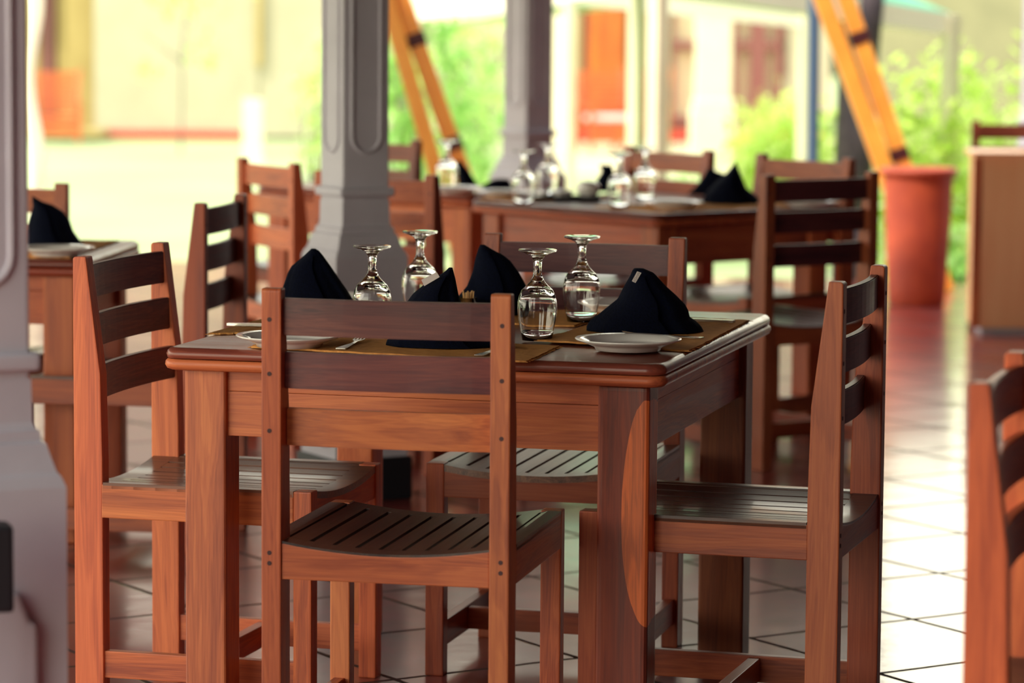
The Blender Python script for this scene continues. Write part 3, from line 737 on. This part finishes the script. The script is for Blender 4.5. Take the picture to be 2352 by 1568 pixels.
q = at(762, 672, TABLE_Z+.0225); plate(q.x, q.y, 'white plate behind the leftmost black napkin on the near table', HT)
q = at(1155, 438, HT+.027); plate(q.x, q.y, 'blurred white plate at the left of the far table')
q = at(1545, 462, HT+.027); plate(q.x, q.y, 'blurred white plate beside the big black napkin on the far table')
q = at(1858, 460, HT+.027); plate(q.x, q.y, 'blurred white plate seen through the dark chair back')
q = at(1045, 430, HT+.027); plate(q.x, q.y, 'blurred white plate under the far left glass')
q = at(128, 567, HT+.027); plate(q.x, q.y, 'white plate in front of the black napkin on the left background table')

# ------------------------------------------------------------------ glasses (turned upside down)
def glass_mesh():
    b = bmesh.new()
    outer = [(.0300, 0), (.0335, .020), (.0375, .042), (.0395, .060), (.0392, .075), (.0365, .088), (.0310, .100), (.0215, .109), (.0150, .116), (.0105, .125), (.0080, .136), (.0085, .150), (.0100, .161), (.0150, .168), (.0270, .1735), (.0370, .1765), (.0385, .1785), (.0375, .1805), (.025, .1800), (0, .1795)]
    inner = [(0, .1005), (.012, .1000), (.022, .0955), (.0310, .0905), (.0352, .083), (.0374, .073), (.0378, .060), (.0359, .042), (.0320, .020), (.0288, 0)]
    lathe(b, inner+outer, 56)
    bmesh.ops.remove_doubles(b, verts=b.verts, dist=1e-6); bmesh.ops.recalc_face_normals(b, faces=b.faces)
    me = bpy.data.meshes.new('wine_glass'); b.to_mesh(me); b.free(); me.materials.append(GLASS)
    for p in me.polygons: p.use_smooth = True
    return me
GM = glass_mesh()
def glass(px, py, label, z=TABLE_Z, top=True):
    q = at(px, py, z+(.180 if top else 0)); o = bpy.data.objects.new('wine_glass', GM); col.objects.link(o); o.location = (q.x, q.y, z)
    return tag(o, label, 'glass', 'upturned stemmed glasses on the tables')
glass(855, 564, 'upturned stemmed glass just right of the leftmost napkin', HT)
glass(965, 531, 'upturned stemmed glass behind the small napkin with a white tag', HT)
glass(1235, 573, 'upturned stemmed glass nearest, left of the big napkin with a label')
glass(1337, 542, 'upturned stemmed glass touching the left slope of the big labelled napkin')
glass(1026, 437, 'blurred upturned glass on the far table next to the pillar', HT+.003, False)
glass(1203, 345, 'left one of the blurred glass pair before the slim dark pillar')
glass(1258, 330, 'right one of the blurred glass pair before the slim dark pillar')
glass(1424, 351, 'left one of the blurred glass pair on the far table left of the far chair')
glass(1482, 338, 'right one of the blurred glass pair, before the far chair back')

# ------------------------------------------------------------------ napkins
def napkin(Z, ybase, left, right, label, depth=.07, folds=5, seed=1, top_d=.012, z0=TABLE_Z+.0006, group='folded black napkins on the tables', shift=0, foot=1.0):
    """left/right: outline (px, py) from the table upwards; turned into a folded cloth standing on the table"""
    s = Z/FPX; xb = (left[0][0]+right[0][0])/2; p = at(xb, ybase, Z=Z)
    def interp(poly, y):
        for (xa, ya), (xc, yc) in zip(poly, poly[1:]):
            if ya >= y >= yc: return xa+(xc-xa)*((ya-y)/max(1e-6, ya-yc))
        return poly[-1][0] if y < poly[-1][1] else poly[0][0]
    ytop = max(left[-1][1], right[-1][1]); rnd = random.Random(seed); b = bmesh.new(); n, K = 64, 30; rings = []
    for k in range(K+1):
        t_ = (k/K); y = ybase+(ytop-ybase)*t_
        xl, xr = (interp(left, y)-xb)*s, (interp(right, y)-xb)*s; cx_, rx = (xl+xr)/2, max((xr-xl)/2, .002)
        ry = (depth*(1-t_)**.8*(foot if k < 2 else 1)+top_d*t_)*min(1, rx/.02+.3); ring = []
        for i in range(n):
            a = 2*math.pi*i/n; f = .9+.34*(1-.5*t_)*(abs(math.cos(folds*a/2+seed+.8*t_))-.5)+.05*math.cos(11*a+seed*2)*(1-t_)
            ca, sa = math.cos(a), math.sin(a)
            X = math.copysign(abs(ca)**.85, ca)*rx; Y = math.copysign(abs(sa)**1.15, sa)*ry*f
            ring.append(b.verts.new((cx_+X, Y+shift*t_, (ybase-y)*s*1.004)))
        rings.append(ring)
    for A, B_ in zip(rings, rings[1:]):
        for i in range(n): b.faces.new([A[i], A[(i+1) % n], B_[(i+1) % n], B_[i]])
    b.faces.new(rings[0]); b.faces.new(rings[-1])
    # overlapping outer fold: a thin curved leaf of cloth standing off the front
    rows = []
    for k in range(0, K-2):
        t_ = k/K; y = ybase+(ytop-ybase)*t_; xl, xr = (interp(left, y)-xb)*s, (interp(right, y)-xb)*s; cx_, rx = (xl+xr)/2, (xr-xl)/2
        ry = depth*(1-t_)**.8+top_d*t_
        row = []
        for i in range(9):
            u = -.72+1.1*i/8*(1-.35*t_); row.append(b.verts.new((cx_+u*rx, -ry*(math.sqrt(max(0, 1-u*u))*1.22+.02)+shift*t_, (ybase-y)*s*1.004+.001)))
        rows.append(row)
    for A, B_ in zip(rows, rows[1:]):
        for i in range(8): b.faces.new([A[i], A[i+1], B_[i+1], B_[i]])
    o = obj('napkin', b, NAPKIN, None, True); o.location = (p.x, p.y, z0); o.rotation_euler = (0, 0, HY)
    o['px'] = 0; del o['px']
    tag(o, label, 'napkin', group); return o, p, s, xb
NR, pR, sR, xR = napkin(6.77, 770, [(1347, 770), (1347, 760), (1356, 746), (1374, 733), (1418, 697), (1430, 672), (1447, 642), (1450, 633), (1455, 627)],
       [(1616, 770), (1611, 760), (1600, 748), (1584, 738), (1580, 722), (1572, 708), (1552, 688), (1528, 667), (1512, 650), (1500, 637), (1476, 627)],
       'big black folded napkin with a white woven label, at right on the near table', .075, 5, 2, .012)
napkin(7.1, 722, [(640, 722), (644, 690), (650, 660), (660, 632), (670, 613), (678, 607), (698, 590), (715, 574)], [(832, 722), (812, 692), (797, 668), (775, 637), (758, 612), (742, 590), (730, 576), (722, 573)],
       'tall pointed black napkin leftmost on the near table', .07, 4, 3, .008)
napkin(7.12, 727, [(1020, 727), (1035, 705), (1052, 688), (1072, 664), (1085, 630), (1091, 600), (1097, 580), (1102, 568)], [(1202, 727), (1211, 712), (1213, 688), (1208, 662), (1190, 630), (1172, 606), (1155, 592), (1135, 583), (1112, 569)],
       'black pointed napkin in the middle, behind the near chair back', .07, 3, 5, .01)
NCc, pC, sC, xC = napkin(6.45, 808, [(886, 808), (888, 797), (905, 785), (912, 768), (930, 715), (948, 690), (972, 670), (1000, 652), (1020, 640), (1030, 630)],
       [(1168, 808), (1150, 796), (1120, 775), (1085, 745), (1060, 715), (1052, 690), (1045, 655), (1038, 629)], 'black pleated napkin with a blank white tag, behind the near chair back', .06, 6, 4, .014)
napkin(8.98, 567, [(60, 567), (61, 530), (68, 500), (76, 475), (74, 450)], [(200, 567), (182, 550), (168, 530), (160, 505), (145, 485), (120, 470), (98, 464), (78, 452)],
       'black napkin with a jagged top on the left background table', .08, 4, 6, .01)
napkin(12.1, 431, [(1054, 431), (1050, 400), (1046, 380), (1048, 370)], [(1100, 432), (1088, 410), (1075, 390), (1058, 371)], 'small blurred black napkin right behind the far left glass', .05, 3, 7, .01)
napkin(11.8, 434, [(1092, 434), (1110, 418), (1132, 406), (1140, 404)], [(1182, 434), (1176, 420), (1170, 406), (1160, 404)], 'low blurred black napkin behind the left plate of the far table', .05, 3, 8, .012)
napkin(11.9, 430, [(1355, 430), (1370, 405), (1382, 385), (1376, 370)], [(1412, 430), (1412, 400), (1408, 380), (1402, 367)], 'small blurred black napkin behind the white cup', .05, 3, 9, .01)
napkin(11.25, 474, [(1612, 474), (1618, 455), (1640, 430), (1668, 405), (1688, 380)], [(1752, 474), (1738, 458), (1715, 440), (1703, 415), (1694, 392), (1690, 380)], 'big pointed black napkin on the far table, left of the dark chair', .08, 4, 10, .01)
napkin(11.75, 447, [(1578, 447), (1596, 430), (1612, 410), (1626, 386)], [(1700, 447), (1690, 420), (1668, 402), (1640, 392), (1632, 386)], 'black napkin behind the big pointed one on the far table', .05, 4, 11, .01)
# white labels on the cloth
def label_on(par, quad_px, pz, s, xb, yb, off, text=None):
    t_ = bmesh.new(); vs = []
    for (x_, y_) in quad_px: vs.append(Vector(((x_-xb)*s, off, (yb-y_)*s*1.004)))
    nrm = (vs[1]-vs[0]).cross(vs[3]-vs[0]).normalized()
    if nrm.y > 0: nrm = -nrm
    f = [t_.verts.new(v) for v in vs]; g_ = [t_.verts.new(v+nrm*.0006) for v in vs]
    t_.faces.new(f[::-1]); t_.faces.new(g_)
    for i in range(4): t_.faces.new([f[i], f[(i+1) % 4], g_[(i+1) % 4], g_[i]])
    o = obj('label', t_, TAGM, par)
    if text:
        c_ = bpy.data.curves.new('lettering', 'FONT'); c_.body = text; c_.size = .0068; c_.align_x = 'CENTER'; c_.align_y = 'CENTER'; c_.extrude = .0001
        tmp = bpy.data.objects.new('tmp', c_); me = bpy.data.meshes.new_from_object(tmp); bpy.data.objects.remove(tmp); me.materials.clear(); to = link('lettering', me, INK, o)
        cc = sum(vs, Vector())/4+nrm*.0009; X = (vs[2]-vs[1]).normalized(); Z_ = nrm; Y = Z_.cross(X)
        to.matrix_local = Matrix((( X.x, Y.x, Z_.x, cc.x), (X.y, Y.y, Z_.y, cc.y), (X.z, Y.z, Z_.z, cc.z), (0, 0, 0, 1)))
    return o
label_on(NR, [(1460.5, 631), (1470, 634.5), (1457, 657.5), (1448.5, 653.5)], 0, sR, xR, 770, -.0335, 'SAVOY')
label_on(NCc, [(968, 655), (1003, 637), (1010, 648), (975, 669)], 0, sC, xC, 808, -.036)

# ------------------------------------------------------------------ cutlery
def place_flat(o, pa, pb, z):
    a, c = Vector(pa), Vector(pb); o.location = (a.x, a.y, z); o.rotation_euler = (0, 0, math.atan2((c-a).y, (c-a).x)); return o
def strip(bm, prof, th=.0016, zf=lambda x: 0):
    vs = []
    for x_, w_ in prof: vs.append([bm.verts.new((x_, sy*w_, zf(x_)+zz)) for sy, zz in ((-1, 0), (1, 0), (1, th), (-1, th))])
    for A, B_ in zip(vs, vs[1:]):
        for i in range(4): bm.faces.new([A[i], A[(i+1) % 4], B_[(i+1) % 4], B_[i]])
    bm.faces.new(vs[0]); bm.faces.new(vs[-1])
def fork(pa, pb, label, z=HT+.0052):      # pa: handle end, pb: towards the tines
    t = thing('fork', label, 'fork'); b = bmesh.new()
    zf = lambda x: .0005+.006*math.sin(max(0, x-.1)/.09*math.pi*.5)**2 if x > .1 else .0005
    strip(b, [(0, .0095), (.01, .011), (.05, .008), (.10, .0038), (.125, .0035), (.135, .009), (.145, .012)], .002, zf); obj('handle', b, STEEL, t)
    b = bmesh.new()
    for k in range(4):
        y_ = -.0096+k*.0064; vs = []
        for x_ in (.1445, .165, .185, .19):
            w_ = .0016 if x_ < .188 else .0008; vs.append([b.verts.new((x_, y_+sy*w_, zf(x_)+zz)) for sy, zz in ((-1, 0), (1, 0), (1, .0018), (-1, .0018))])
        for A, B_ in zip(vs, vs[1:]):
            for i in range(4): b.faces.new([A[i], A[(i+1) % 4], B_[(i+1) % 4], B_[i]])
        b.faces.new(vs[0]); b.faces.new(vs[-1])
    obj('tines', b, STEEL, t); return place_flat(t, pa, pb, z)
def knife(pa, pb, label, z=HT+.0052):
    t = thing('knife', label, 'knife'); b = bmesh.new(); strip(b, [(0, .008), (.01, .0095), (.09, .0085), (.095, .006)], .005); obj('handle', b, STEEL, t)
    b = bmesh.new(); strip(b, [(.0945, .006), (.11, .0105), (.19, .0105), (.21, .006), (.216, .001)], .0014); obj('blade', b, STEEL, t); return place_flat(t, pa, pb, z)
def spoon(pa, pb, label, z=HT+.0054):
    t = thing('spoon', label, 'spoon'); b = bmesh.new(); zf = lambda x: .0006+.006*max(0, min(1, (x-.09)/.04))
    strip(b, [(0, .0095), (.01, .0105), (.05, .007), (.10, .0034), (.136, .0034)], .002, zf); obj('handle', b, STEEL, t)
    b = bmesh.new(); g = []
    for i in range(9):
        r_ = i/8; g.append([b.verts.new((.16+.028*r_*math.cos(a), .0195*r_*math.sin(a), .0015+.0065*r_*r_)) for a in [j*math.pi/12 for j in range(24)]])
    for A, B_ in zip(g[1:], g[2:]):
        for j in range(24): b.faces.new([A[j], A[(j+1) % 24], B_[(j+1) % 24], B_[j]])
    b.faces.new(g[1]); bw = obj('bowl', b, STEEL, t, True); md = bw.modifiers.new('s', 'SOLIDIFY'); md.thickness = .0012; return place_flat(t, pa, pb, z)
fork(P2(782, 806), P2(850, 778), 'steel fork on the front mat, seen under the top slat of the near chair')
spoon(P2(1100, 822), P2(1222, 783), 'steel spoon beside the near chair post, below the nearest glass')
knife(P2(1686, 744), P2(1600, 740), 'steel knife on the mat right of the big labelled napkin')
knife(P2(523, 750), P2(600, 752), 'steel knife on the left mat of the near table')
fork(P2(1613, 781), P2(1560, 778), 'steel fork behind the white plate at right', HT+.0052)

# ------------------------------------------------------------------ toothpick glass and china
q = at(1072, 672, HT+.06); t = thing('toothpick_glass', 'small clear cup full of toothpicks behind the near chair back', 'cup', (q.x, q.y, HT))
b = bmesh.new(); lathe(b, [(0, .0), (.019, 0), (.021, .002), (.022, .05), (.0208, .05), (.0198, .004), (0, .004)], 32); obj('cup', b, GLASS, t, True)
rnd = random.Random(3)
for i in range(20):
    a = rnd.uniform(0, 6.28); r1, r2 = rnd.uniform(0, .011), rnd.uniform(.004, .018); a2 = a+rnd.uniform(-.8, .8)
    b = bmesh.new(); tube(b, (r1*math.cos(a), r1*math.sin(a), .005), (r2*math.cos(a2), r2*math.sin(a2), .062+rnd.uniform(-.003, .003)), .001, .001, 6)
    k = obj('toothpick', b, PICK); k.location = t.location; tag(k, 'pale wooden toothpick standing in the small clear cup', 'toothpick', 'toothpicks in the clear cup')
q = at(1112, 702, HT+.03); b = bmesh.new(); lathe(b, [(0, 0), (.02, 0), (.022, .004), (.034, .02), (.036, .034), (.0345, .034), (.031, .02), (.018, .008), (0, .007)], 36)
o = obj('bowl', b, WHITE, None, True); o.location = (q.x, q.y, HT); tag(o, 'tiny white bowl between the toothpicks and the near chair post', 'bowl')
# far table centre: black tray with white china
q = at(1300, 458, HT+.005); tr_ = thing('tray', 'black tray with white china in the middle of the far table', 'tray', (q.x, q.y, HT), HY)
b = bmesh.new(); box(b, (-.115, -.06, 0), (.115, .06, .008), .003); 
for lo, hi in (((-.118, -.063, .0), (.118, -.055, .018)), ((-.118, .055, 0), (.118, .063, .018)), ((-.118, -.063, 0), (-.110, .063, .018)), ((.110, -.063, 0), (.118, .063, .018))): box(b, lo, hi, .003)
obj('body', b, BLACKP, tr_)
def china(name, dx, prof, label, cat):
    b = bmesh.new(); lathe(b, prof, 36); o = obj(name, b, WHITE, None, True); p = Matrix.Rotation(HY, 3, 'Z') @ Vector((dx, 0, 0)); o.location = (q.x+p.x, q.y+p.y, HT+.0085); tag(o, label, cat)
china('sugar_bowl', .088-.012, [(0, 0), (.018, 0), (.02, .004), (.036, .02), (.041, .038), (.036, .052), (.02, .060), (0, .062)], 'round white lidded bowl on the black tray of the far table', 'bowl')
china('dish', -.015, [(0, 0), (.022, 0), (.024, .004), (.036, .018), (.045, .026), (.0435, .027), (.034, .021), (.02, .008), (0, .007)], 'white flared dish in the middle of the black tray', 'dish')
china('ashtray', -.085, [(0, 0), (.018, 0), (.02, .003), (.024, .02), (.0225, .02), (.018, .005), (0, .005)], 'small white pot at the left end of the black tray', 'pot')

# ------------------------------------------------------------------ big terracotta pot, counter, timber frames
q = fr(2107, 15.9); b = bmesh.new()
lathe(b, [(0, 0), (.128, 0), (.135, .01), (.142, .1), (.158, .4), (.164, .6), (.168, .625), (.184, .63), (.186, .655), (.176, .66), (.160, .655), (.150, .6), (.135, .4), (.12, .05), (0, .04)], 56)
o = obj('terracotta_pot', b, TERRA, None, True); o.location = (q.x, q.y, 0); tag(o, 'tall cylindrical terracotta pot at the edge of the terrace', 'pot')
p0 = at(2238, 768, 0); t = thing('counter', 'pale orange wooden counter at the right edge', 'counter', (p0.x, p0.y, 0), HY-.04)
b = bmesh.new(); box(b, (0, 0, .03), (.95, .38, .775), .004); obj('body', b, LAMIN, t)
b = bmesh.new(); box(b, (-.022, -.022, .775), (.97, .4, .8), .005); obj('counter_top', b, LAMIN, t)
b = bmesh.new(); box(b, (.03, .02, 0), (.93, .36, .0305), .002); obj('kickboard', b, GREY, t)
b = bmesh.new(); box(b, (-.018, -.004, .03), (.018, .03, .775), .003); obj('corner_post', b, W3[2], t)
def frame(Z, rails, label, bands, name='timber_frame'):
    t = gthing(name, label, 'frame', 0, 0, 0)
    for k, (xt, xb_, sl, wd) in enumerate(rails):
        # passes (xt, y=0) and (xb_, y=370) in the photo; carried down to the terrace floor and up past the eaves
        xz = lambda z: lat(xt+(xb_-xt)/370*(16+(CAM.z-z)*FPX/Z), Z)
        b = bmesh.new(); beam(b, (xz(0.0), Z+k*.05, 0.0), (xz(2.8), Z+k*.05, 2.8), wd, .07, (1, 0, 0), .006)
        rl = obj('rail', b, VARN, t)
        if k == 1:
            for yb in bands:
                z = CAM.z-(yb-16)*Z/FPX; b = bmesh.new(); beam(b, (xz(z+.03), Z+k*.05, z+.03), (xz(z-.03), Z+k*.05, z-.03), wd+.012, .082, (1, 0, 0), .003); obj('bracket', b, DBRK, rl)
    b = bmesh.new()
    return t
frame(16.6, [(1882, 2024, 0, .088), (1938, 2072, 0, .085)], 'leaning yellow-orange double timber standing behind the terracotta pot', (80, 346))
frame(15.6, [(884, 992, 0, .075), (918, 1050, 0, .08)], 'leaning yellow-orange double timber right behind the fluted grey pillar', (92, 330))
